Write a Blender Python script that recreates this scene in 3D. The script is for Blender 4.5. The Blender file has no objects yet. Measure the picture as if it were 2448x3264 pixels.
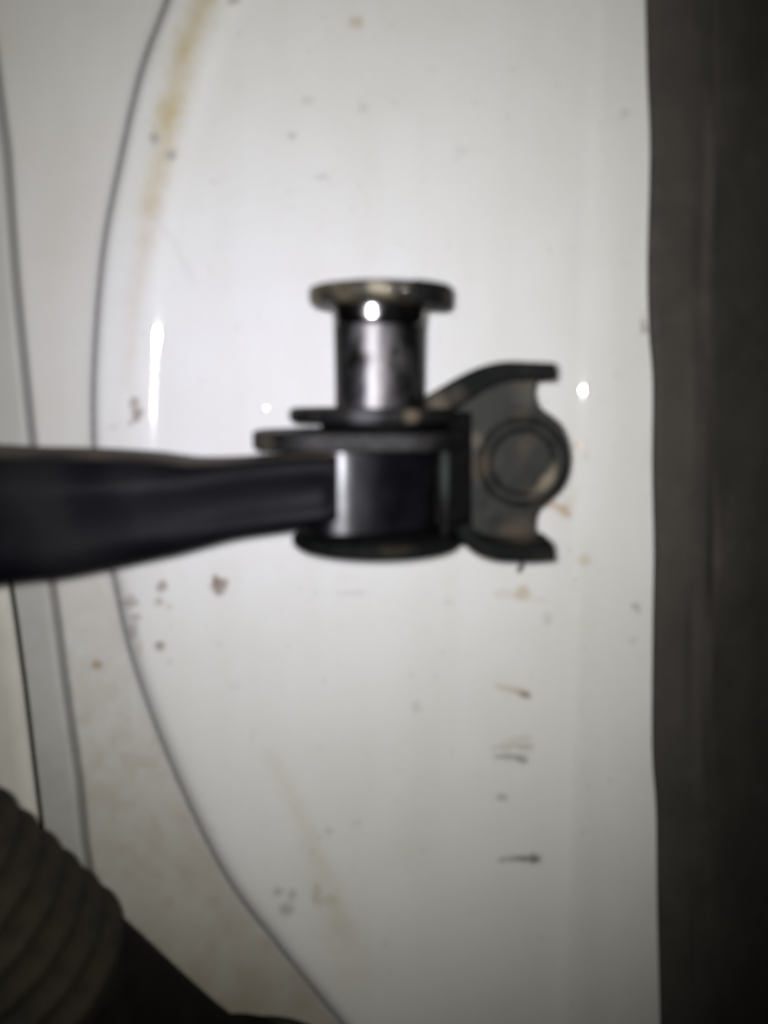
import bpy, bmesh, math, random
import numpy as np

# ------------------------------------------------------------------ camera, light, exposure
scene = bpy.context.scene
C = scene.collection
MM = 0.001
CAM_Y = -0.150                      # 15 cm in front of the flat of the pillar panel (y = 0)
PITCH = math.radians(8.5)
FPX = 2466.0                        # focal length in photo pixels (2448 x 3264)

cd = bpy.data.cameras.new('camera')
cam = bpy.data.objects.new('camera', cd); C.objects.link(cam)
cam.location = (0, CAM_Y, 0)
cam.rotation_euler = (math.radians(90) - PITCH, 0, 0)
cd.sensor_fit = 'VERTICAL'
cd.sensor_height = 6.0
cd.sensor_width = 4.5
cd.lens = 6.0 * FPX / 3264.0        # mm, phone-like
cd.clip_start = 0.002
cd.clip_end = 20.0
cd.dof.use_dof = True               # the phone missed focus: it focused far behind the panel
cd.dof.focus_distance = 1.5
cd.dof.aperture_fstop = cd.lens / 1.6
scene.camera = cam

world = bpy.data.worlds.new('World'); scene.world = world
world.use_nodes = True
bg = world.node_tree.nodes['Background']
bg.inputs['Color'].default_value = (1.0, 0.93, 0.84, 1)
bg.inputs['Strength'].default_value = 0.010

ld = bpy.data.lights.new('phone_flash', 'SPOT')    # the phone's own flash, next to the lens
ld.energy = 1.22
ld.spot_size = math.radians(122); ld.spot_blend = 1.0
ld.color = (0.925, 0.925, 1.0)
ld.shadow_soft_size = 0.0022
lamp = bpy.data.objects.new('phone_flash', ld); C.objects.link(lamp)
lamp.location = (-0.0015, CAM_Y, 0.0015)
lamp.rotation_euler = (math.radians(90)-math.radians(1), 0, math.radians(8))
ld.use_nodes = True                 # a phone LED is bluer and brighter on its axis, yellower off it
lt = ld.node_tree; em = lt.nodes['Emission']
ltc = lt.nodes.new('ShaderNodeTexCoord'); lsx = lt.nodes.new('ShaderNodeSeparateXYZ'); lt.links.new(ltc.outputs['Normal'], lsx.inputs['Vector'])
lab = lt.nodes.new('ShaderNodeMath'); lab.operation = 'ABSOLUTE'; lt.links.new(lsx.outputs['Z'], lab.inputs[0])
lac = lt.nodes.new('ShaderNodeMath'); lac.operation = 'ARCCOSINE'; lt.links.new(lab.outputs['Value'], lac.inputs[0])
lrp = lt.nodes.new('ShaderNodeValToRGB'); lt.links.new(lac.outputs['Value'], lrp.inputs['Fac']); lt.links.new(lrp.outputs['Color'], em.inputs['Color'])
lrp.color_ramp.elements[0].position = 0.0; lrp.color_ramp.elements[0].color = (1.0, 0.995, 1.0, 1)
lrp.color_ramp.elements[1].position = 0.80; lrp.color_ramp.elements[1].color = (0.82, 0.812, 0.70, 1)
for pos_, c_ in ((0.12, (0.97, 0.967, 0.982)), (0.30, (0.87, 0.868, 0.825)), (0.45, (0.81, 0.808, 0.735))):
    e_ = lrp.color_ramp.elements.new(pos_); e_.color = (*c_, 1)

scene.view_settings.view_transform = 'Standard'
scene.view_settings.look = 'None'
scene.view_settings.exposure = 0.0
scene.view_settings.gamma = 1.0
scene.view_settings.use_curve_mapping = False

# ------------------------------------------------------------------ helpers
rng = np.random.default_rng(7)
cp, sp = math.cos(PITCH), math.sin(PITCH)

def W(px, py, y):
    """photo pixel -> point on the vertical plane at depth y (metres)"""
    a = (px - 1224.0) / FPX; b = -(py - 1632.0) / FPX
    d = np.array([a, cp + b*sp, -sp + b*cp])
    t = (y - CAM_Y) / d[1]
    return np.array([0, CAM_Y, 0]) + d*t

def to_px(x, y, z):
    """points -> photo pixels (only to find where on the panel a stain lies)"""
    Y = y - CAM_Y
    depth = Y*cp - z*sp
    up = Y*sp + z*cp
    return 1224 + FPX*x/depth, 1632 - FPX*up/depth

def tag(o, label=None, cat=None, group=None, kind=None):
    if label: o['label'] = label
    if cat: o['category'] = cat
    if group: o['group'] = group
    if kind: o['kind'] = kind
    return o

def empty(name, loc):
    o = bpy.data.objects.new(name, None); C.objects.link(o); o.location = loc
    o.empty_display_size = 0.005
    return o

def mesh_obj(name, verts, faces, mat, parent=None, smooth=True, bevel=0, bseg=3, angle=35):
    me = bpy.data.meshes.new(name)
    me.from_pydata([tuple(map(float, v)) for v in verts], [], faces)
    bm = bmesh.new(); bm.from_mesh(me)
    bmesh.ops.recalc_face_normals(bm, faces=bm.faces); bm.to_mesh(me); bm.free()
    me.materials.append(mat)
    if smooth:
        me.polygons.foreach_set('use_smooth', [True]*len(me.polygons))
    o = bpy.data.objects.new(name, me); C.objects.link(o)
    if parent:
        o.parent = parent
        bpy.context.view_layer.update()
        o.matrix_parent_inverse = parent.matrix_world.inverted()
    if bevel:
        m = o.modifiers.new('bevel', 'BEVEL'); m.width = bevel; m.segments = bseg
        m.limit_method = 'ANGLE'; m.angle_limit = math.radians(angle); m.harden_normals = True
    return o

def catmull(P, n=8, closed=False):
    P = [np.array(p, float) for p in P]; N = len(P); out = []
    rngN = N if closed else N-1
    for i in range(rngN):
        if closed: p0, p1, p2, p3 = P[i-1], P[i], P[(i+1) % N], P[(i+2) % N]
        else: p0, p1, p2, p3 = P[max(i-1, 0)], P[i], P[i+1], P[min(i+2, N-1)]
        for k in range(n):
            t = k/n
            out.append(0.5*((2*p1)+(p2-p0)*t+(2*p0-5*p1+4*p2-p3)*t*t+(3*p1-p0-3*p2+p3)*t**3))
    if not closed: out.append(P[-1])
    return out

def lathe(name, origin, prof, mat, parent=None, seg=96, axis='Z', e=0.0, th0=0.0, arc=None, closed_prof=False, wob=0):
    """prof: list of (r, h). e/th0: oval section. arc: (a0, a1) for a partial ring (prof closed)."""
    V = []; F = []; n = len(prof)
    full = arc is None
    a0, a1 = (0, 2*math.pi) if full else arc
    m = seg if full else seg+1
    for i in range(m):
        a = a0 + (a1-a0)*i/seg
        k = 1 + e*math.cos(2*(a-th0))
        for (r, h) in prof:
            rr = r*k*(1 + wob*math.sin(3*a+1)+wob*0.6*math.sin(7*a))
            if axis == 'Z': V.append((origin[0]+rr*math.cos(a), origin[1]+rr*math.sin(a), origin[2]+h))
            else: V.append((origin[0]+rr*math.cos(a), origin[1]+h, origin[2]+rr*math.sin(a)))
    rows = m if full else m-1
    cols = n if closed_prof else n-1
    for i in range(rows):
        i2 = (i+1) % m
        for j in range(cols):
            j2 = (j+1) % n
            F.append((i*n+j, i*n+j2, i2*n+j2, i2*n+j))
    if not full:
        F.append(tuple(range(n))); F.append(tuple((m-1)*n+j for j in range(n)))
    elif not closed_prof:
        if prof[0][0] > 1e-9: F.append(tuple(i*n for i in range(m)))
        if prof[-1][0] > 1e-9: F.append(tuple(i*n+n-1 for i in range(m)))
    o = mesh_obj(name, V, F, mat, parent)
    bm = bmesh.new(); bm.from_mesh(o.data)
    bmesh.ops.remove_doubles(bm, verts=bm.verts, dist=1e-7)
    bmesh.ops.recalc_face_normals(bm, faces=bm.faces); bm.to_mesh(o.data); bm.free()
    return o

def sharp(o, deg=40):
    m = o.modifiers.new('edges', 'EDGE_SPLIT'); m.split_angle = math.radians(deg)
    return o

def extrude_y(name, pts, y0, y1, mat, parent=None, bevel=0.0004, bseg=3):
    """closed outline of (x, z) pulled from y0 to y1"""
    n = len(pts)
    V = [(p[0], y0, p[1]) for p in pts] + [(p[0], y1, p[1]) for p in pts]
    F = [tuple(range(n)), tuple(range(2*n-1, n-1, -1))]
    F += [(i, (i+1) % n, n+(i+1) % n, n+i) for i in range(n)]
    o = mesh_obj(name, V, F, mat, parent, smooth=True, bevel=bevel, bseg=bseg)
    return o

def extrude_z(name, pts, z0, z1, mat, parent=None, bevel=0.0004, bseg=3):
    n = len(pts)
    V = [(p[0], p[1], z0) for p in pts] + [(p[0], p[1], z1) for p in pts]
    F = [tuple(range(n)), tuple(range(2*n-1, n-1, -1))]
    F += [(i, (i+1) % n, n+(i+1) % n, n+i) for i in range(n)]
    return mesh_obj(name, V, F, mat, parent, smooth=True, bevel=bevel, bseg=bseg)

def vnoise(x, y, seed=0):
    r = np.random.default_rng(seed); T = r.random((256, 256))
    xi = np.floor(x).astype(int); yi = np.floor(y).astype(int)
    fx = x-xi; fy = y-yi
    fx = fx*fx*(3-2*fx); fy = fy*fy*(3-2*fy)
    g = lambda a, b: T[a % 256, b % 256]
    return (g(xi, yi)*(1-fx)+g(xi+1, yi)*fx)*(1-fy)+(g(xi, yi+1)*(1-fx)+g(xi+1, yi+1)*fx)*fy

def fbm(x, y, seed=0, oct=4):
    s = 0; a = 0.5; t = 0
    for k in range(oct):
        s = s + a*vnoise(x*2**k, y*2**k, seed+k); t += a; a *= 0.5
    return s/t

# ------------------------------------------------------------------ materials
def material(name):
    m = bpy.data.materials.new(name); m.use_nodes = True
    nt = m.node_tree; b = nt.nodes['Principled BSDF']
    return m, nt, b

def noise_mat(name, c0, c1, scale, rough0, rough1, metallic=0.0, spec=0.5, bump=0.0, bscale=None,
              detail=6, stretch=(1, 1, 1), coat=0.0, coat_rough=0.05, lo=0.35, hi=0.65, third=None):
    """two (or three) tone worn material: noise drives colour, roughness and fine relief"""
    m, nt, b = material(name)
    tc = nt.nodes.new('ShaderNodeTexCoord')
    mp = nt.nodes.new('ShaderNodeMapping'); mp.inputs['Scale'].default_value = stretch
    nt.links.new(tc.outputs['Object'], mp.inputs['Vector'])
    n = nt.nodes.new('ShaderNodeTexNoise'); n.inputs['Scale'].default_value = scale; n.inputs['Detail'].default_value = detail
    nt.links.new(mp.outputs['Vector'], n.inputs['Vector'])
    r = nt.nodes.new('ShaderNodeValToRGB')
    r.color_ramp.elements[0].position = lo; r.color_ramp.elements[1].position = hi
    r.color_ramp.elements[0].color = (*c0, 1); r.color_ramp.elements[1].color = (*c1, 1)
    nt.links.new(n.outputs['Fac'], r.inputs['Fac'])
    col = r.outputs['Color']
    if third:                                   # rarer patches (rust, dust)
        c2, sc2, p0, p1 = third
        n2 = nt.nodes.new('ShaderNodeTexNoise'); n2.inputs['Scale'].default_value = sc2; n2.inputs['Detail'].default_value = 5
        nt.links.new(tc.outputs['Object'], n2.inputs['Vector'])
        mr = nt.nodes.new('ShaderNodeMapRange'); mr.inputs['From Min'].default_value = p0; mr.inputs['From Max'].default_value = p1
        nt.links.new(n2.outputs['Fac'], mr.inputs['Value'])
        mx = nt.nodes.new('ShaderNodeMix'); mx.data_type = 'RGBA'
        nt.links.new(mr.outputs['Result'], mx.inputs['Factor'])
        nt.links.new(col, mx.inputs[6]); mx.inputs[7].default_value = (*c2, 1)
        col = mx.outputs[2]
    nt.links.new(col, b.inputs['Base Color'])
    mr = nt.nodes.new('ShaderNodeMapRange')
    mr.inputs['From Min'].default_value = 0.3; mr.inputs['From Max'].default_value = 0.7
    mr.inputs['To Min'].default_value = rough0; mr.inputs['To Max'].default_value = rough1
    nt.links.new(n.outputs['Fac'], mr.inputs['Value']); nt.links.new(mr.outputs['Result'], b.inputs['Roughness'])
    b.inputs['Metallic'].default_value = metallic
    b.inputs['Specular IOR Level'].default_value = spec
    b.inputs['Coat Weight'].default_value = coat; b.inputs['Coat Roughness'].default_value = coat_rough
    if bump:
        n3 = nt.nodes.new('ShaderNodeTexNoise'); n3.inputs['Scale'].default_value = bscale or scale*3; n3.inputs['Detail'].default_value = 4
        nt.links.new(mp.outputs['Vector'], n3.inputs['Vector'])
        bp = nt.nodes.new('ShaderNodeBump'); bp.inputs['Strength'].default_value = 0.6; bp.inputs['Distance'].default_value = bump
        nt.links.new(n3.outputs['Fac'], bp.inputs['Height']); nt.links.new(bp.outputs['Normal'], b.inputs['Normal'])
    return m

def wear_and_light(mat, spots, nscale=300):
    """rubbed or rusty places and painted light: (point, radius, colour, strength) in scene coordinates"""
    nt = mat.node_tree; b = nt.nodes['Principled BSDF']
    tc = nt.nodes.new('ShaderNodeNewGeometry')
    n = nt.nodes.new('ShaderNodeTexNoise'); n.inputs['Scale'].default_value = nscale; n.inputs['Detail'].default_value = 4
    nt.links.new(tc.outputs['Position'], n.inputs['Vector'])
    src = b.inputs['Base Color'].links[0].from_socket
    for (p, r, c, k) in spots:
        d = nt.nodes.new('ShaderNodeVectorMath'); d.operation = 'DISTANCE'; d.inputs[1].default_value = tuple(map(float, p))
        nt.links.new(tc.outputs['Position'], d.inputs[0])
        dv = nt.nodes.new('ShaderNodeMath'); dv.operation = 'DIVIDE'; dv.inputs[1].default_value = r; nt.links.new(d.outputs['Value'], dv.inputs[0])
        ad = nt.nodes.new('ShaderNodeMath'); ad.operation = 'ADD'; nt.links.new(dv.outputs['Value'], ad.inputs[0]); nt.links.new(n.outputs['Fac'], ad.inputs[1])
        mr = nt.nodes.new('ShaderNodeMapRange'); mr.interpolation_type = 'SMOOTHSTEP'
        mr.inputs['From Min'].default_value = 1.5; mr.inputs['From Max'].default_value = 0.6; mr.inputs['To Max'].default_value = k
        nt.links.new(ad.outputs['Value'], mr.inputs['Value'])
        mx = nt.nodes.new('ShaderNodeMix'); mx.data_type = 'RGBA'; nt.links.new(mr.outputs['Result'], mx.inputs['Factor'])
        nt.links.new(src, mx.inputs[6]); mx.inputs[7].default_value = (*c, 1); src = mx.outputs[2]
    nt.links.new(src, b.inputs['Base Color'])

def paint_mat():
    m, nt, b = material('white_body_paint')
    at = nt.nodes.new('ShaderNodeAttribute'); at.attribute_name = 'stain_shade'
    tc = nt.nodes.new('ShaderNodeTexCoord')
    n = nt.nodes.new('ShaderNodeTexNoise'); n.inputs['Scale'].default_value = 900; n.inputs['Detail'].default_value = 3
    nt.links.new(tc.outputs['Object'], n.inputs['Vector'])
    mr = nt.nodes.new('ShaderNodeMapRange'); mr.inputs['To Min'].default_value = 0.955; mr.inputs['To Max'].default_value = 1.03
    nt.links.new(n.outputs['Fac'], mr.inputs['Value'])
    mx = nt.nodes.new('ShaderNodeMix'); mx.data_type = 'RGBA'; mx.blend_type = 'MULTIPLY'; mx.inputs['Factor'].default_value = 1
    nt.links.new(at.outputs['Color'], mx.inputs[6]); nt.links.new(mr.outputs['Result'], mx.inputs[7])
    nt.links.new(mx.outputs[2], b.inputs['Base Color'])
    # dirt is duller than clean paint
    r = nt.nodes.new('ShaderNodeMapRange'); r.inputs['From Min'].default_value = 0.3; r.inputs['From Max'].default_value = 0.72
    r.inputs['To Min'].default_value = 0.6; r.inputs['To Max'].default_value = 0.05
    sep = nt.nodes.new('ShaderNodeSeparateColor'); nt.links.new(at.outputs['Color'], sep.inputs['Color'])
    nt.links.new(sep.outputs['Green'], r.inputs['Value']); nt.links.new(r.outputs['Result'], b.inputs['Roughness'])
    b.inputs['Specular IOR Level'].default_value = 0.5
    n2 = nt.nodes.new('ShaderNodeTexNoise'); n2.inputs['Scale'].default_value = 260; n2.inputs['Detail'].default_value = 2
    nt.links.new(tc.outputs['Object'], n2.inputs['Vector'])
    bp = nt.nodes.new('ShaderNodeBump'); bp.inputs['Strength'].default_value = 0.25; bp.inputs['Distance'].default_value = 0.00006
    nt.links.new(n2.outputs['Fac'], bp.inputs['Height']); nt.links.new(bp.outputs['Normal'], b.inputs['Normal'])
    return m

M_PAINT = paint_mat()
M_RUBBER = noise_mat('weathered_rubber', (0.053, 0.048, 0.043), (0.064, 0.058, 0.052), 110, 0.55, 0.75, spec=0.08,
                     bump=0.00008, bscale=900, detail=5, stretch=(1, 1, 0.7), third=((0.078, 0.071, 0.064), 200, 0.5, 0.95))
M_BOOT = noise_mat('boot_rubber', (0.014, 0.012, 0.0095), (0.024, 0.021, 0.016), 220, 0.6, 0.8, spec=0.05,
                   bump=0.00008, bscale=1500, third=((0.028, 0.023, 0.015), 150, 0.5, 0.8))
M_SLEEVE = noise_mat('sleeve_rubber', (0.004, 0.0035, 0.0028), (0.008, 0.007, 0.0055), 160, 0.6, 0.8, spec=0.04, bump=0.00008, bscale=1500)
M_ARM = noise_mat('black_plastic', (0.0010, 0.0011, 0.0022), (0.0026, 0.0025, 0.0036), 70, 0.45, 0.6, spec=0.05,
                  bump=0.00004, bscale=1200, third=((0.003, 0.0031, 0.0037), 55, 0.42, 0.75))
M_GLOSS = noise_mat('black_gloss_enamel', (0.0008, 0.0008, 0.0016), (0.002, 0.002, 0.003), 260, 0.34, 0.46, spec=0.26,
                    bump=0.00005, bscale=700, coat=0.07, coat_rough=0.2)
M_STEEL = noise_mat('worn_steel', (0.045, 0.044, 0.048), (0.15, 0.14, 0.135), 380, 0.36, 0.58, metallic=1.0,
                    bump=0.00014, bscale=420, stretch=(1, 1, 0.35), third=((0.018, 0.016, 0.015), 300, 0.5, 0.68))
M_POLISH = noise_mat('polished_steel', (0.14, 0.135, 0.14), (0.22, 0.21, 0.2), 500, 0.16, 0.26, metallic=1.0, bump=0.00003, bscale=600)
M_GREASE = noise_mat('greasy_steel', (0.035, 0.030, 0.022), (0.14, 0.12, 0.075), 330, 0.35, 0.6, metallic=0.35,
                     bump=0.0003, bscale=700, third=((0.015, 0.013, 0.010), 260, 0.5, 0.7))
M_DARKSTEEL = noise_mat('grimy_dark_steel', (0.0035, 0.0035, 0.0042), (0.012, 0.011, 0.010), 380, 0.4, 0.6, spec=0.10,
                        bump=0.0002, bscale=900, third=((0.045, 0.034, 0.022), 240, 0.58, 0.85))
M_BRACKET = noise_mat('primed_bracket_steel', (0.007, 0.0078, 0.0074), (0.019, 0.0187, 0.0162), 260, 0.42, 0.6, spec=0.10,
                      bump=0.0002, bscale=800, third=((0.055, 0.040, 0.027), 150, 0.5, 0.8))
M_EDGE = noise_mat('black_edge_steel', (0.0022, 0.0027, 0.0028), (0.007, 0.0072, 0.0066), 300, 0.55, 0.75, spec=0.03,
                   bump=0.00015, bscale=900, third=((0.04, 0.031, 0.02), 230, 0.58, 0.85))
M_BEAD = noise_mat('wet_grease', (0.3, 0.28, 0.22), (0.5, 0.47, 0.4), 900, 0.08, 0.2, metallic=0.9)
M_BLACK = noise_mat('black_and_recess_shade', (0.0006, 0.0006, 0.0008), (0.0016, 0.0016, 0.0016), 300, 0.6, 0.8, spec=0.04)  # true black for seal and neck; painted shadow on the web

# ------------------------------------------------------------------ body panel (pressed sheet)
Z0, Z1 = -0.185, 0.125
NZ, NX = 760, 520
zs = np.linspace(Z0, Z1, NZ)

def curve_x(pts, y, extrap=True):
    Q = np.array([W(px, py, y) for px, py in pts]); o = np.argsort(Q[:, 2]); Q = Q[o]
    def f(z):
        r = np.interp(z, Q[:, 2], Q[:, 0])
        lo = z < Q[0, 2]; hi = z > Q[-1, 2]
        s0 = (Q[1, 0]-Q[0, 0])/(Q[1, 2]-Q[0, 2]); s1 = (Q[-1, 0]-Q[-2, 0])/(Q[-1, 2]-Q[-2, 2])
        r = np.where(lo, Q[0, 0]+(z-Q[0, 2])*s0, r); r = np.where(hi, Q[-1, 0]+(z-Q[-1, 2])*s1, r)
        return r
    return f

crease_pts = [(700, -450), (600, -220), (520, 0), (440, 220), (375, 500), (318, 800), (290, 1150), (288, 1420), (305, 1640), (348, 1850),
              (402, 2100), (530, 2450), (700, 2800), (870, 3030), (1060, 3264), (1300, 3560), (1500, 3800)]
cr = np.array([p for p in catmull([W(a, b, 0.001) for a, b in crease_pts], 24)])
line_f = curve_x([(-60, 0), (12, 487), (44, 885), (96, 1372), (159, 1903), (192, 2184), (236, 2508), (250, 2700), (330, 3264)], 0.0045)
gap_f = curve_x([(-40, 1293), (36, 1874), (78, 2213), (114, 2567), (190, 3264)], 0.0065)
edge_pts = [(2060, -300), (2060, 0), (2066, 250), (2074, 480), (2066, 850), (2071, 1060), (2083, 1220), (2081, 1500), (2086, 1760), (2083, 2000), (2081, 2380),
            (2094, 2600), (2097, 2900), (2106, 3264), (2110, 3600)]
edge_c = np.array(catmull([W(a, b, -0.0015) for a, b in edge_pts], 10)); edge_c = edge_c[np.argsort(edge_c[:, 2])]
edge_f = lambda z: np.interp(z, edge_c[:, 2], edge_c[:, 0])

# grid in x, z
xl = gap_f(zs); xr = edge_f(zs) + 0.004
u = np.linspace(0, 1, NX)
X = xl[:, None] + (xr-xl)[:, None]*u[None, :]
Zg = np.repeat(zs[:, None], NX, 1)
# signed distance to the crease (positive on the raised side), in mm
S = np.empty_like(X)
for i in range(NZ):
    d = np.sqrt((X[i][:, None]-cr[None, :, 0])**2 + (zs[i]-cr[None, :, 2])**2)
    xc = np.interp(zs[i], cr[::-1, 2], cr[::-1, 0])
    S[i] = d.min(1)*np.where(X[i] > xc, 1, -1)*1000

def relief(S, joggle=True):
    s = np.linspace(-90, 200, 29001)
    sl = (0.305 if joggle else 0.0)*np.exp(-((s-12.6)/1.35)**2)    # shallow joggle that catches the flash
    sl += (-0.13 if joggle else -0.05)*np.clip((s-0.5)/1.5, 0, 1)*np.clip((9.0-s)/2.5, 0, 1)
    fw = 3.8 if joggle else 6.5
    sl += np.where((s > 0) & (s < fw), -1.7*((fw-np.clip(s, 0, fw))/fw)**2.2, 0)  # shoulder rolling into the crease
    sl += np.where(s <= 0, -0.11, 0)
    h = np.cumsum(sl)*(s[1]-s[0]); h -= np.interp(30, s, h)
    h += 0.12*np.exp(-np.abs((s+0.1)/0.95)**2)                              # the crease itself
    return np.interp(S, s, h)
tz = np.clip((Zg*1000+52)/40, 0, 1); tz = tz*tz*(3-2*tz)
H = relief(S)*tz + relief(S, False)*(1-tz)                           # the joggle runs out below the arm
dz_ = Zg*1000-1.5
H -= 0.85/300*dz_**2*np.exp(-(dz_/20)**2)*np.exp(-((S-12.6)/4.5)**2)   # slight hollow along the joggle
# second, softer joggle near the seal edge
bx = W(1855, 1300, 0)[0]*1000
xs_ = np.linspace(-120, 120, 12001)
sl2 = -0.262*np.exp(-((xs_-bx)/1.0)**2) - 0.03*np.clip((xs_-bx+14)/14, 0, 1)*np.clip((bx+2-xs_)/3, 0, 1)
h2 = np.cumsum(sl2)*(xs_[1]-xs_[0])
H += np.interp(X*1000, xs_, h2)
H += 1.2/300*dz_**2*np.exp(-(dz_/18)**2)*np.exp(-((X*1000-bx)/3.5)**2)
# step down to the flange strip at the left
sL = (X - line_f(Zg))*1000
t = np.clip((sL+1.6)/1.6, 0, 1); H += 1.6*(1-t*t*(3-2*t)) + 1.3*np.exp(-(sL/1.1)**2)
# gentle oil-canning of the sheet
H += 0.10*(fbm(X*38+3, Zg*22+5, 31, 2)-0.5)
PXg, PYg = to_px(X, H*MM, Zg)
for (bx_, bz_, r_, a_) in [(843, 1303, 0.55, 0.16), (913, 1298, 0.45, 0.07), (958, 1262, 0.4, 0.05)]:  # bumps added in the paint to give small glints
    q = W(bx_, bz_, 0); H -= a_*np.exp(-(((X-q[0])**2+(Zg-q[2])**2)*1e6)/r_**2)
Yg = H*MM

# ---- stains: dirt, rust and grease on the paint, plus painted seam shadows
col = np.empty((NZ, NX, 3)); col[:] = (0.740, 0.732, 0.712)
n1 = fbm(PXg/160, PYg/160, 1); n2 = fbm(PXg/45, PYg/45, 5); n3 = fbm(PXg/18, PYg/18, 9)
nv = fbm(PXg/90, PYg/900, 13)                     # wiped streaks running down the panel

def blend(mask, c):
    global col
    mask = np.clip(mask, 0, 1)[..., None]
    col = col*(1-mask) + np.array(c)*mask

blend(0.16*np.clip(n1*2-0.7, 0, 1), (0.62, 0.58, 0.49))
blend(0.14*np.clip(nv*2.6-1.2, 0, 1), (0.60, 0.58, 0.50))
blend(np.clip(-S/1.5, 0, 1)*0.35*np.clip(n2*2.4-0.9, 0, 1)*np.clip((PYg-1700)/600, 0, 1), (0.42, 0.34, 0.25))
# grime on the recessed strip and the flange
rec = np.clip(-S/1.5, 0, 1)
blend(rec*(0.20+0.22*fbm(PXg/220, PYg/700, 21)), (0.46, 0.42, 0.36))
blend(rec*np.clip((PYg-2300)/900, 0, 1)*(0.35+0.9*fbm(PXg/200, PYg/330, 25))*0.8, (0.30, 0.26, 0.18))
blend(np.exp(-((S-0.05)/1.05)**2)*0.66, (0.17, 0.16, 0.165))          # shadow of the crease painted as a dark line
blend(np.exp(-(sL/1.15)**2)*0.62, (0.16, 0.15, 0.14))  # shadow along the flange step, painted dark

blend(np.clip(-sL/2.0, 0, 1)*(0.45+0.2*n1), (0.37, 0.375, 0.35))                  # dull flange strip

def dist_poly(P):
    """distance to a polyline in photo px, plus position along it 0..1"""
    best = np.full(PXg.shape, 1e9); tt = np.zeros(PXg.shape)
    for i in range(len(P)-1):
        a, b = np.array(P[i][:2], float), np.array(P[i+1][:2], float); ab = b-a
        t = np.clip(((PXg-a[0])*ab[0]+(PYg-a[1])*ab[1])/(ab@ab), 0, 1)
        d = np.hypot(PXg-a[0]-t*ab[0], PYg-a[1]-t*ab[1])
        m = d < best; best = np.where(m, d, best); tt = np.where(m, (i+t)/(len(P)-1), tt)
    return best, tt

def streak(P, w0, w1, k0, k1, c, rough=0.6):
    d, t = dist_poly(P)
    w = w0+(w1-w0)*t; k = k0+(k1-k0)*t
    blend(np.exp(-(d/w)**2*(1-rough*(n3-0.5)*2))*k*(0.45+0.75*n2), c)

def spot(px, py, rx, ry, k, c, ang=0):
    dx, dy = PXg-px, PYg-py; ca, sa = math.cos(ang), math.sin(ang)
    q = np.hypot((dx*ca+dy*sa)/rx, (-dx*sa+dy*ca)/ry) + (n3-0.5)*1.2
    blend(np.clip(1.6-q, 0, 1)*k*0.8, c)

YEL, TAN, BRN, BLK, GRY = (0.47, 0.36, 0.13), (0.45, 0.33, 0.19), (0.14, 0.08, 0.045), (0.03, 0.028, 0.022), (0.27, 0.26, 0.25)
streak([(655, -30), (625, 60), (590, 160), (562, 300), (540, 360)], 46, 42, 0.72, 0.55, YEL)
streak([(540, 360), (510, 520), (480, 650)], 42, 34, 0.5, 0.42, YEL)
streak([(480, 650), (455, 820), (425, 1000), (412, 1230)], 30, 22, 0.42, 0.16, (0.5, 0.36, 0.2))
streak([(500, 690), (560, 790), (620, 900)], 14, 12, 0.14, 0.08, GRY)
for s_ in [(490, 440, 14, 16, .7, GRY), (545, 492, 16, 15, .75, GRY), (1135, 70, 22, 17, .6, TAN), (980, 320, 18, 12, .3, GRY), (1155, 345, 15, 12, .3, GRY),
           (930, 432, 13, 10, .45, GRY), (1030, 565, 22, 9, .35, GRY), (680, 580, 14, 10, .28, TAN), (745, 3, 16, 10, .7, BRN), (1470, 480, 20, 10, .2, GRY),
           (428, 1283, 13, 16, .75, BRN), (438, 1322, 15, 22, .85, BRN), (418, 1345, 10, 12, .45, BRN), (360, 1360, 12, 12, .25, TAN),
           (700, 1866, 21, 24, .95, BRN), (690, 1848, 11, 14, .7, BRN), (515, 1868, 14, 15, .7, BRN), (508, 1920, 14, 12, .5, BRN), (540, 1935, 10, 9, .4, TAN), (416, 1918, 22, 16, .5, BRN),
           (432, 1968, 18, 12, .55, BRN), (425, 2008, 14, 22, .45, BRN), (445, 2060, 10, 24, .4, TAN), (510, 2058, 13, 12, .75, BRN), (540, 2110, 10, 8, .3, TAN), (310, 2120, 15, 11, .75, (0.28, 0.18, 0.07)),
           (1850, 1420, 17, 10, .7, TAN), (1868, 1450, 8, 14, .3, TAN), (1865, 1786, 17, 14, .5, TAN), (1663, 1803, 10, 18, 1.0, BLK), (1655, 1818, 9, 9, .9, BLK),
           (1668, 1893, 24, 20, .65, TAN), (1615, 1893, 40, 12, .3, TAN), (1720, 1915, 30, 9, .15, TAN), (1600, 2543, 13, 12, .6, GRY), (2025, 1932, 13, 12, .7, GRY), (2035, 1945, 9, 9, .5, GRY),
           (2015, 2042, 11, 10, .3, GRY), (1745, 1970, 14, 18, .25, GRY), (1325, 2255, 14, 16, .3, GRY), (1430, 1920, 18, 8, .2, GRY), (1050, 2650, 12, 12, .3, GRY),
           (885, 2842, 18, 12, .55, GRY), (930, 2852, 14, 14, .5, GRY), (912, 2900, 22, 16, .6, (.25, .24, .17)), (1010, 2855, 14, 34, .5, (.35, .33, .22)), (1050, 2870, 24, 14, .35, (.35, .33, .22)),
           (1130, 1890, 40, 8, .2, GRY), (2050, 1035, 8, 26, .7, GRY), (2058, 1052, 10, 10, .6, GRY), (745, 2190, 16, 10, .15, GRY), (1990, 360, 12, 12, .3, GRY)]:
    spot(*s_)
for (x_, y_) in zip(rng.uniform(450, 2020, 150), rng.uniform(-50, 3300, 150)):        # fly specks and dust nibs
    spot(x_, y_, rng.uniform(4, 9), rng.uniform(4, 9), rng.uniform(.08, .26), GRY)
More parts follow.
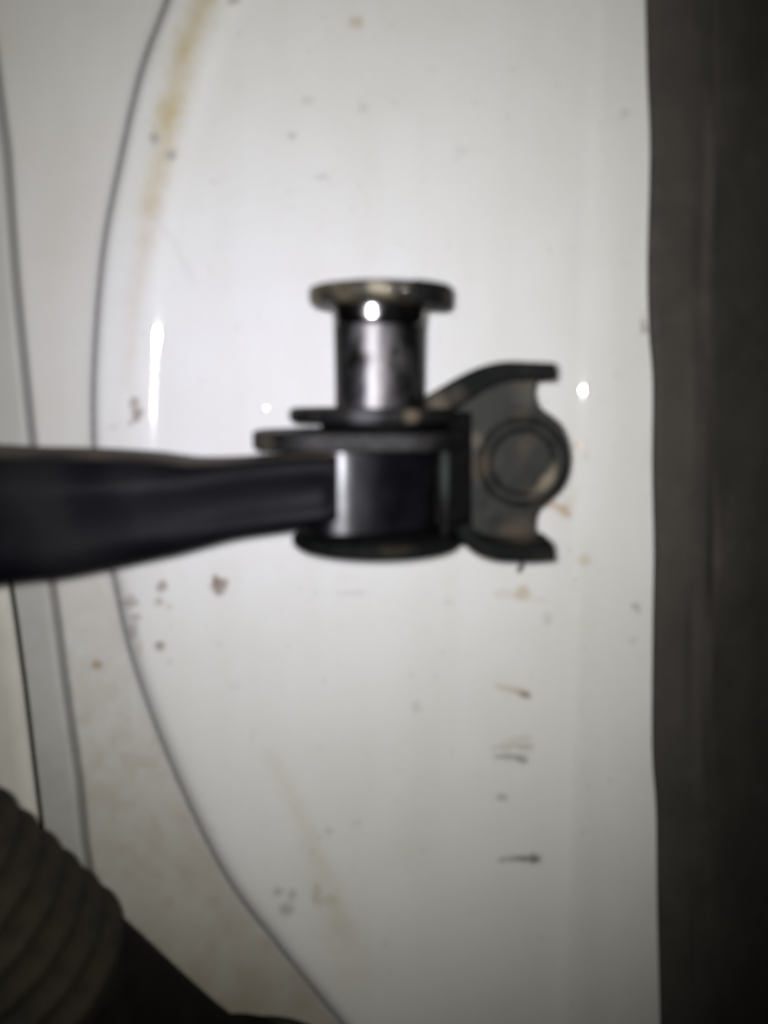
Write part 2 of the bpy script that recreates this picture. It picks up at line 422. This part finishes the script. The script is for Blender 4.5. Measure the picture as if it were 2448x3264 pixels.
streak([(1745, 1600), (1790, 1622), (1812, 1640)], 14, 10, .8, .6, (0.38, 0.22, 0.09)); streak([(1800, 1630), (1830, 1570)], 20, 26, .35, .1, TAN)
streak([(1585, 2186), (1640, 2200), (1680, 2214)], 9, 12, .45, .75, TAN); spot(1672, 2214, 15, 9, .7, (.10, .08, .06), .4)
streak([(1572, 2384), (1640, 2376), (1690, 2382)], 9, 11, .4, .75, (.36, .31, .2)); streak([(1610, 2358), (1684, 2352)], 7, 8, .2, .4, (.36, .31, .2)); streak([(1580, 2412), (1640, 2412), (1672, 2424)], 9, 11, .5, .9, (.17, .15, .11))
streak([(1595, 2741), (1650, 2736), (1712, 2738)], 8, 11, .5, .95, (.09, .085, .065)); spot(1700, 2738, 10, 14, .7, (.09, .085, .065))
streak([(860, 2400), (960, 2600), (1040, 2790), (1090, 2960)], 26, 50, .16, .30, (.48, .42, .24)); streak([(980, 2760), (1120, 3100)], 60, 80, .12, .22, (.5, .46, .3))
streak([(1370, 1500), (1370, 2000), (1330, 2700)], 60, 80, .05, .14, (.5, .46, .34))
streak([(1870, 1750), (1870, 2600), (1890, 3264)], 40, 60, .10, .18, (.5, .47, .36))
col = np.clip(col, 0.01, 0.8)

# the free edge at the door gap is folded back into the body
back = [(0.0, 0.0012), (0.0004, 0.003), (0.0006, 0.012)]
cols_x = [X[:, 0]+b[0] for b in back[::-1]]; cols_y = [Yg[:, 0]+b[1] for b in back[::-1]]
XX = np.column_stack(cols_x+[X]); YY = np.column_stack(cols_y+[Yg]); ZZ = np.column_stack([zs]*3+[Zg])
CC = np.concatenate([np.repeat(col[:, :1], 3, 1), col], 1)
def grid_object(name, XX, YY, ZZ, CC, mat):
    nz, nx = XX.shape
    me = bpy.data.meshes.new(name)
    v = np.stack([XX, YY, ZZ], -1).reshape(-1, 3)
    idx = np.arange(nz*nx).reshape(nz, nx)
    f = np.stack([idx[:-1, :-1], idx[:-1, 1:], idx[1:, 1:], idx[1:, :-1]], -1).reshape(-1, 4)
    me.vertices.add(len(v)); me.vertices.foreach_set('co', v.ravel().astype(np.float32))
    me.loops.add(len(f)*4); me.loops.foreach_set('vertex_index', f.ravel().astype(np.int32))
    me.polygons.add(len(f)); me.polygons.foreach_set('loop_start', np.arange(0, len(f)*4, 4, dtype=np.int32))
    me.polygons.foreach_set('use_smooth', np.ones(len(f), bool))
    me.update(calc_edges=True); me.validate()
    ca = me.color_attributes.new('stain_shade', 'FLOAT_COLOR', 'POINT')
    c4 = np.concatenate([CC.reshape(-1, 3), np.ones((nz*nx, 1))], 1)
    ca.data.foreach_set('color', c4.ravel().astype(np.float32))
    me.materials.append(mat)
    o = bpy.data.objects.new(name, me); C.objects.link(o)
    return o
panel = grid_object('body_panel', XX, YY, ZZ, CC, M_PAINT)
tag(panel, 'white painted pressed steel body panel with a curved crease, rust and dirt stains', 'body panel', kind='structure')

# the door edge beyond the narrow black gap
nzd = 200
zd = np.linspace(Z0, Z1, nzd)
gx = gap_f(zd) - 0.0013
prof = [(0.0, 0.013), (0.0, 0.003), (-0.0002, 0.0012), (-0.0007, 0.0004), (-0.0015, 0.0), (-0.004, 0.0), (-0.012, 0.0006), (-0.022, 0.0016), (-0.030, 0.003)][::-1]
gy = np.interp(zd, zs, Yg[:, 0])
XD = np.column_stack([gx+p[0] for p in prof]); YD = np.column_stack([gy+p[1] for p in prof]); ZD = np.column_stack([zd]*len(prof))
nd = fbm(XD*300, ZD*120, 77)
CD = np.array((0.62, 0.60, 0.53))[None, None]*(0.85+0.25*nd[..., None])
door = grid_object('door_panel', XD, YD, ZD, CD, M_PAINT)
tag(door, 'cream white door edge beyond the narrow black gap', 'door panel', kind='structure')

# black seal squeezed into that gap
prof = [(-0.0003, 0.010), (-0.0003, 0.0012), (0.0, 0.0004), (0.0005, 0.0001), (0.0010, 0.0004), (0.0016, 0.0014), (0.0016, 0.010)]
XS = np.column_stack([gx+p[0] for p in prof]); YS = np.column_stack([gy+0.0004+p[1] for p in prof])
V = np.stack([XS, YS, np.column_stack([zd]*len(prof))], -1).reshape(-1, 3)
n = len(prof)
F = [(i*n+j, i*n+j+1, (i+1)*n+j+1, (i+1)*n+j) for i in range(nzd-1) for j in range(n-1)]
gs = mesh_obj('gap_seal', V, F, M_BLACK)
tag(gs, 'thin black rubber seal in the gap between door edge and body panel', 'seal')

# ------------------------------------------------------------------ weatherstrip
nzw = 260
zw = np.linspace(Z0, Z1, nzw)
xe = edge_f(zw)
h_edge = np.interp(zw, zs, Yg[:, -20])
ph = np.linspace(0, math.radians(30), 18)
Rb = 0.016
prof = [(0.0006, 0.0012), (0.0, 0.0002), (0.0001, -0.0006), (0.0006, -0.0010), (0.002, -0.0012)]
prof += [(0.0055+Rb*math.sin(a), -0.0013+Rb*(1-math.cos(a))) for a in ph]
prof += [(prof[-1][0]+0.0866*k, prof[-1][1]+0.05*k) for k in (0.1, 0.3, 1.0)]
V = []; F = []
n = len(prof)
wv = fbm(zw*60+4, zw*0+2.5, 41, 3)-0.5
for i in range(nzw):
    for j, (dx, dy) in enumerate(prof):
        k = min(1, j/8)
        dent = 0.0011*(vnoise(np.array([zw[i]*45+j*0.02]), np.array([j*0.22]), 55)[0]-0.5)*k
        V.append((xe[i]+dx, h_edge[i]+dy-0.0004+dent, zw[i]))
for i in range(nzw-1):
    for j in range(n-1):
        F.append((i*n+j, i*n+j+1, (i+1)*n+j+1, (i+1)*n+j))
ws = mesh_obj('weatherstrip', V, F, M_RUBBER)
tag(ws, 'wide dark rubber weatherstrip with a wavy lip along the white panel', 'weatherstrip')

# ------------------------------------------------------------------ door check: arm, eye, pin, bracket
PY = -0.035                                    # depth of the pin axis
w = lambda px, py, y=PY: W(px, py, y)
check = empty('door_check', tuple(w(1190, 1740)))
tag(check, 'black door check arm with greasy pivot pin and stamped steel end bracket', 'door check')

def zpx(py, y=PY, px=1224): return W(px, py, y)[2]
def xpx(px, y=PY, py=1400): return W(px, py, y)[0]

# pin
x0 = xpx(1210, PY, 1100); zt = zpx(912); zb = zpx(1300)
Rp = 137/21.4*MM
pin = lathe('pivot_pin', (x0, PY, 0), [(0, zpx(925)), (Rp, zpx(925)), (Rp*0.985, zpx(1010)), (Rp*0.98, zpx(1060)), (Rp*0.97, zpx(1150)), (Rp*0.965, zpx(1250)), (Rp*0.965, zpx(1310)), (0, zpx(1310))],
            M_STEEL, check, seg=128, e=0.085, th0=math.radians(30))
sharp(pin, 50)
sh = lathe('shoulder', (x0, PY, 0), [(Rp*1.04, zpx(970)), (Rp*1.02, zpx(992)), (Rp*0.998, zpx(1020)), (Rp*0.984, zpx(1042))], M_POLISH, pin, seg=128, e=0.085, th0=math.radians(30))
Rh = 10.2*MM; zc = zpx(950)
hd = [(0, 1.25), (Rh/MM-0.35, 1.25), (Rh/MM-0.1, 1.12), (Rh/MM, 0.85), (Rh/MM, -0.3), (Rh/MM-0.25, -0.8), (Rh/MM-0.8, -1.15), (Rh/MM-1.5, -1.3), (0, -1.32)]
head = lathe('pin_head', (x0, PY, zc), [(r*MM, h*MM) for r, h in hd], M_GREASE, pin, seg=128, wob=0.004)
lip = lathe('head_lip', (x0, PY, zc), [(7.8*MM, -1.5*MM), (10.2*MM, -1.5*MM), (10.5*MM, -1.2*MM), (10.55*MM, 0.9*MM), (10.25*MM, 1.33*MM), (7.8*MM, 1.33*MM)], M_DARKSTEEL, pin,
            seg=24, arc=(math.radians(-62), math.radians(20)), closed_prof=True)
sharp(lip, 50)
# grease beads on the head that sparkle in the flash
for (px_, py_, r_) in [(1247, 921, .5), (1286, 921, .55), (1330, 925, .4), (1345, 945, .35), (1320, 950, .3)]:
    dx_ = w(px_, py_)[0]-x0; yy = PY-math.sqrt(max(Rh**2-dx_**2, 0))
    bead = lathe('grease_bead', (x0+dx_, yy+0.1*MM, zpx(py_, yy)), [(r_*MM*math.sin(a)+1e-12, r_*MM*0.8*math.cos(a)) for a in np.linspace(0, math.pi, 9)], M_BEAD, head, seg=14)
# collar washer and neck
xc_ = xpx(1187, PY, 1320)
col_ = lathe('collar', (xc_, PY, zpx(1322)), [(0, 1.05*MM), (11.6*MM, 1.05*MM), (12.15*MM, 0.8*MM), (12.3*MM, 0.3*MM), (12.25*MM, -0.6*MM), (11.7*MM, -1.0*MM), (0, -1.05*MM)], M_DARKSTEEL, pin, seg=128, wob=0.004)
neck = lathe('neck', (xpx(1225, PY, 1360), PY, zpx(1365)), [(0, 1.4*MM), (9.2*MM, 1.4*MM), (9.6*MM, -1.2*MM), (0, -1.2*MM)], M_BLACK, pin, seg=96); sharp(neck)

# bracket
br_y0, br_y1 = -0.0335, -0.0315
ol = [(1484, 1400), (1468, 1335), (1470, 1285), (1515, 1238), (1590, 1205), (1640, 1196), (1700, 1196), (1716, 1205), (1708, 1240), (1712, 1270), (1726, 1300), (1756, 1322),
      (1790, 1352), (1813, 1402), (1822, 1460), (1812, 1520), (1786, 1565), (1748, 1600), (1720, 1626), (1709, 1662), (1712, 1705), (1718, 1735), (1690, 1755), (1600, 1755), (1540, 1735), (1500, 1700), (1487, 1640), (1486, 1520)]
pts = [(W(a, b, br_y0)[0], W(a, b, br_y0)[2]) for a, b in catmull(ol, 5, True)]
# base plate with a round hole boss: a plain stamped plate, the boss is its own part
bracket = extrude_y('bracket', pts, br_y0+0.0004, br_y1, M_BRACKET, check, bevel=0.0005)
bc = W(1664, 1473, br_y0)
m_ = MM*0.98
bp_ = [(7.0, 0.1), (6.7, -0.15), (6.4, -0.7), (6.0, -1.05), (5.6, -1.1), (5.2, -0.95), (4.5, 0.1), (4.4, 0.15), (0, 0.15)]
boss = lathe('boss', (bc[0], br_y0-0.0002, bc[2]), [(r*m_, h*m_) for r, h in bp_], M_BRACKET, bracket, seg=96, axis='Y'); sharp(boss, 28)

def strip(name, path, y_front, y_back, half_px, mat, parent, y_front_end=None):
    """bent flange: a band of sheet following path (px), standing from y_back towards the camera at y_front"""
    P = catmull(path, 6)
    N = len(P); up = []; dn = []
    for i, p in enumerate(P):
        tng = P[min(i+1, N-1)]-P[max(i-1, 0)]; tng /= np.linalg.norm(tng)
        nrm = np.array([tng[1], -tng[0]])
        hp = half_px[0]+(half_px[1]-half_px[0])*i/(N-1)
        up.append(p+nrm*hp); dn.append(p-nrm*hp)
    V = []; F = []
    for i in range(N):
        yf = y_front if y_front_end is None else y_front+(y_front_end-y_front)*i/(N-1)
        A, B = W(*up[i], yf), W(*dn[i], yf)
        V += [A, B, (B[0], y_back, B[2]), (A[0], y_back, A[2])]
    for i in range(N-1):
        for k in range(4):
            F.append((i*4+k, i*4+(k+1) % 4, (i+1)*4+(k+1) % 4, (i+1)*4+k))
    F.append((0, 1, 2, 3)); F.append(((N-1)*4, (N-1)*4+1, (N-1)*4+2, (N-1)*4+3))
    return mesh_obj(name, V, F, mat, parent, bevel=0.00055, bseg=3)
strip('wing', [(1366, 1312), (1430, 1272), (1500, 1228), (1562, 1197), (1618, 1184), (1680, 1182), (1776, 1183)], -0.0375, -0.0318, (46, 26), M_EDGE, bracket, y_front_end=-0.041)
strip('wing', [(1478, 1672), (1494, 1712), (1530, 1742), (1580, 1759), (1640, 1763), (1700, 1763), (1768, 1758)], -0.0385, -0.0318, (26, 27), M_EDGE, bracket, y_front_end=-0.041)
# web between the plate and the pivot, shadow painted in as black, and the pillar that closes the fork
def box_px(name, x0_, x1_, y0_, y1_, ya, yb, mat, parent, bevel=0.0004):
    pts = [(x0_, y0_), (x1_, y0_), (x1_, y1_), (x0_, y1_)]
    q = [(W(a, b, ya)[0], W(a, b, ya)[2]) for a, b in pts]
    return extrude_y(name, q, ya, yb, mat, parent, bevel=bevel)
box_px('web', 1425, 1505, 1312, 1735, -0.034, -0.030, M_BLACK, bracket)
box_px('web_edge', 1404, 1434, 1392, 1715, -0.0385, -0.0305, M_EDGE, bracket, 0.0008)
# upper fork plate: rounded tongue
def rounded(cx, cy, hx, hy, r, n=10):
    out = []
    for (sx, sy, a0) in ((1, 1, 0), (-1, 1, 90), (-1, -1, 180), (1, -1, 270)):
        for k in range(n+1):
            a = math.radians(a0+90*k/n); out.append((cx+sx*(hx-r)+r*math.cos(a), cy+sy*(hy-r)+r*math.sin(a)))
    return out
up_y = -0.036
ux0, ux1 = xpx(807, -0.037, 1420), xpx(1492, -0.04, 1400)
up_ = extrude_z('upper_plate', rounded((ux0+ux1)/2, up_y, (ux1-ux0)/2, 0.0095, 0.0088), zpx(1444, -0.0455), zpx(1380, -0.0455), M_DARKSTEEL, bracket, bevel=0.0005)
lx = xpx(1200, PY, 1730)
lo_ = lathe('lower_plate', (lx, PY, zpx(1712)), [(0, 0.8*MM), (12.2*MM, 0.8*MM), (12.6*MM, 0.45*MM), (12.6*MM, -0.5*MM), (12.1*MM, -0.95*MM), (0, -1.0*MM)], M_EDGE, bracket, seg=128)

# eye: the rolled steel end of the arm inside the fork
ey = -0.0445
ex = lambda px: xpx(px, ey, 1550)
sec = [(ex(900), -0.030), (ex(930), -0.0375), (ex(980), -0.0418), (ex(1030), -0.0442), (ex(1090), -0.0446), (ex(1150), -0.0441), (ex(1220), -0.0430), (ex(1300), -0.0411), (ex(1360), -0.0392),
       (ex(1392), -0.0375), (ex(1404), -0.0355), (ex(1400), -0.030), (ex(1300), -0.027), (ex(1000), -0.027)]
sec = [tuple(p) for p in catmull(sec, 6, True)]
eye = extrude_z('eye', sec, zpx(1706, -0.0435), zpx(1418, -0.0445), M_GLOSS, check, bevel=0.0005)
for v in eye.data.vertices: v.co.y -= (zpx(1418, -0.0445)-v.co.z)*math.tan(math.radians(5.5))

# arm: plastic covered, deeper towards the door
st = [  # px x, top, bottom, y_front, y_back
    (-900, 1400, 2010, -0.0530, -0.034), (-450, 1415, 1940, -0.0520, -0.034), (0, 1437, 1872, -0.0505, -0.034), (130, 1439, 1860, -0.0502, -0.0342), (300, 1444, 1828, -0.0495, -0.0345), (450, 1452, 1796, -0.0488, -0.035), (530, 1462, 1779, -0.0485, -0.0353),
    (600, 1468, 1760, -0.0482, -0.0356), (720, 1466, 1728, -0.0477, -0.0360), (820, 1458, 1712, -0.0473, -0.0362), (920, 1451, 1698, -0.0470, -0.0365), (1000, 1447, 1686, -0.0468, -0.037), (1068, 1445, 1672, -0.0466, -0.0375)]
P = catmull([np.array(s, float) for s in st], 5)
V = []; F = []
ns = 72
def section(p, shrink=0.0):
    px, tp, bt, yf, yb = p
    A, B = W(px, tp, yf+0.0012), W(px, bt, yf+0.0012)
    cz = (A[2]+B[2])/2; hz = (A[2]-B[2])/2-shrink; cy = (yf+yb)/2; hy = (yb-yf)/2-shrink
    out = []
    for k in range(ns):
        a = 2*math.pi*k/ns; c, s = math.cos(a), math.sin(a); ex_ = 2/4.2
        yy = cy-hy*math.copysign(abs(c)**ex_, c); zz = cz+hz*math.copysign(abs(s)**ex_, s)
        # moulded rib along the upper front edge, running out towards the eye; hollow below it near the eye
        if c > 0:
            v = (zz-cz)/max(hz, 1e-6); g_ = np.clip((760-px)/560, 0, 1); e2 = np.clip((px-420)/300, 0, 1)*np.clip((1090-px)/60, 0, 1)
            yy -= 0.0011*g_*math.exp(-((v-0.42)/0.30)**2) + 0.0007*g_*math.exp(-((v+0.55)/0.28)**2)
            yy += 0.0013*e2*math.exp(-((v+0.05)/0.5)**2)
        out.append((A[0], yy, zz))
    return out
secs = [section(p) for p in P]
last = list(P[-1]); 
for e_, sh in ((4, 0.0001), (7, 0.0004)):
    q = P[-1].copy(); q[0] += e_; secs.append(section(q, sh))
for s in secs: V += s
for i in range(len(secs)-1):
    for k in range(ns):
        F.append((i*ns+k, i*ns+(k+1) % ns, (i+1)*ns+(k+1) % ns, (i+1)*ns+k))
F.append(tuple(range(ns))); F.append(tuple((len(secs)-1)*ns+k for k in range(ns)))
arm = mesh_obj('arm', V, F, M_ARM, check)
nt = M_ARM.node_tree; b_ = nt.nodes['Principled BSDF']              # dust that settled on the upper face
src = b_.inputs['Base Color'].links[0].from_socket
ge = nt.nodes.new('ShaderNodeNewGeometry'); sx = nt.nodes.new('ShaderNodeSeparateXYZ'); nt.links.new(ge.outputs['Normal'], sx.inputs['Vector'])
mr = nt.nodes.new('ShaderNodeMapRange'); mr.inputs['From Min'].default_value = 0.75; mr.inputs['From Max'].default_value = 1.0
nt.links.new(sx.outputs['Z'], mr.inputs['Value'])
nz_ = nt.nodes.new('ShaderNodeTexNoise'); nz_.inputs['Scale'].default_value = 140
tc_ = nt.nodes.new('ShaderNodeTexCoord'); nt.links.new(tc_.outputs['Object'], nz_.inputs['Vector'])
mu = nt.nodes.new('ShaderNodeMath'); mu.operation = 'MULTIPLY'; nt.links.new(mr.outputs['Result'], mu.inputs[0]); nt.links.new(nz_.outputs['Fac'], mu.inputs[1])
mx = nt.nodes.new('ShaderNodeMix'); mx.data_type = 'RGBA'; nt.links.new(mu.outputs['Value'], mx.inputs['Factor'])
nt.links.new(src, mx.inputs[6]); mx.inputs[7].default_value = (0.13, 0.105, 0.08, 1); nt.links.new(mx.outputs[2], b_.inputs['Base Color'])

# ------------------------------------------------------------------ cable boot
A = W(-560, 2540, -0.046); Cc = W(165, 3135, -0.027); D = W(600, 3475, -0.014); G = W(880, 3500, 0.0045)
boot_t = empty('cable_boot', tuple(G))
tag(boot_t, 'dark ribbed rubber cable boot with a smooth sleeve and round grommet', 'cable boot')
axis = (Cc-A); L = np.linalg.norm(axis); dirn = axis/L
def frame(d):
    up = np.array([0, 0, 1.0]); s = np.cross(d, up); s /= np.linalg.norm(s); return s, np.cross(s, d)
def tube(name, pts, radii, mat, parent, seg=72, caps=True):
    V = []; F = []
    for i, p in enumerate(pts):
        d = pts[min(i+1, len(pts)-1)]-pts[max(i-1, 0)]; d = d/np.linalg.norm(d); s, u_ = frame(d)
        for k in range(seg):
            a = 2*math.pi*k/seg; V.append(p+radii[i]*(math.cos(a)*s+math.sin(a)*u_))
    for i in range(len(pts)-1):
        for k in range(seg):
            F.append((i*seg+k, i*seg+(k+1) % seg, (i+1)*seg+(k+1) % seg, (i+1)*seg+k))
    if caps: F.append(tuple(range(seg))); F.append(tuple((len(pts)-1)*seg+k for k in range(seg)))
    return mesh_obj(name, V, F, mat, parent)
Rc, Rv = 0.0164, 0.0112
pitch = 0.0059
nf = int(L/pitch)
proto = None
for i in range(nf):
    a = A+dirn*(i*pitch)
    if proto is None:
        pts = []; rad = []
        for k in range(13):
            tt = k/12; pts.append(a+dirn*pitch*tt); rad.append(Rv+(Rc-Rv)*max(0, math.sin(math.pi*tt))**0.5)
        proto = tube('fold', pts, rad, M_BOOT, boot_t, caps=False); first = a
    else:
        o = proto.copy(); C.objects.link(o); o.parent = boot_t; o.matrix_parent_inverse = proto.matrix_parent_inverse.copy()
        o.location = tuple(a-first)
end = A+dirn*(nf*pitch)
path = catmull([end-dirn*0.0005, end+dirn*0.006, D, (D*0.45+G*0.55), G], 10)
rr = np.linspace(0.0148, 0.0146, len(path))
tube('sleeve', path, rr, M_SLEEVE, boot_t)
g = lathe('grommet', (G[0], G[1], G[2]), [(0.0205, 0.004), (0.0205, -0.001), (0.0198, -0.003), (0.0175, -0.0042), (0.0140, -0.0045), (0.0, -0.0045)], M_BOOT, boot_t, seg=96, axis='Y')

# ------------------------------------------------------------------ wear and dust on the door check
LIT_TAN, RUST = (0.14, 0.115, 0.085), (0.10, 0.062, 0.036)
wear_and_light(M_BRACKET, [*[(np.array((bc[0]+4.75*MM*math.cos(math.radians(a)), bc[1]-0.0006, bc[2]+4.75*MM*math.sin(math.radians(a)))), r_, (0.20, 0.165, 0.12), k_) for a, r_, k_ in ((-72, .0007, .5), (-60, .0009, .7), (-48, .0012, .85), (-36, .0013, .9), (-24, .0012, .9), (-12, .0010, .7), (0, .0007, .4))],  # lit crescent of bare metal in the boss, painted as tan spots
                 (W(1665, 1330, -0.0335), 0.0022, (0.06, 0.045, 0.03), 0.4),
                 (W(1512, 1400, -0.0335), 0.0022, (0.07, 0.055, 0.038), 0.7), (W(1690, 1240, -0.0335), 0.004, (0.05, 0.046, 0.036), 0.7),
                 (W(1650, 1700, -0.0335), 0.004, (0.06, 0.045, 0.03), 0.6), (W(1668, 1420, -0.0335), 0.0016, (0.045, 0.032, 0.02), 0.6)])  # lower spot paints the lit wing face tan; the other is rust
wear_and_light(M_EDGE, [(W(1660, 1728, -0.036), 0.0042, LIT_TAN, 0.9), (W(1600, 1735, -0.036), 0.003, (0.11, 0.085, 0.06), 0.7), (W(1400, 1290, -0.037), 0.0028, (0.09, 0.075, 0.055), 0.8), (W(1455, 1255, -0.037), 0.0025, (0.06, 0.052, 0.04), 0.7),  # light on the wing faces painted in tan
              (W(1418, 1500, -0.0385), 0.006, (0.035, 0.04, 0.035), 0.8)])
wear_and_light(M_ARM, [(W(100, 1540, -0.0500), 0.009, (0.010, 0.0098, 0.0108), 0.6), (W(200, 1760, -0.0500), 0.0095, (0.009, 0.0088, 0.0098), 0.6), (W(430, 1500, -0.0488), 0.006, (0.008, 0.0076, 0.0082), 0.5)], 120)  # grey patches paint the stronger light on the arm's left part
wear_and_light(M_DARKSTEEL, [(W(1160, 1330, -0.0475), 0.003, (0.06, 0.06, 0.065), 0.8), (W(1310, 1325, -0.046), 0.0018, (0.10, 0.08, 0.055), 0.8), (W(830, 1420, -0.043), 0.004, (0.05, 0.042, 0.033), 0.7), (W(1010, 1405, -0.0455), 0.004, (0.02, 0.018, 0.016), 0.6)])  # paler patches on the collar and upper plate
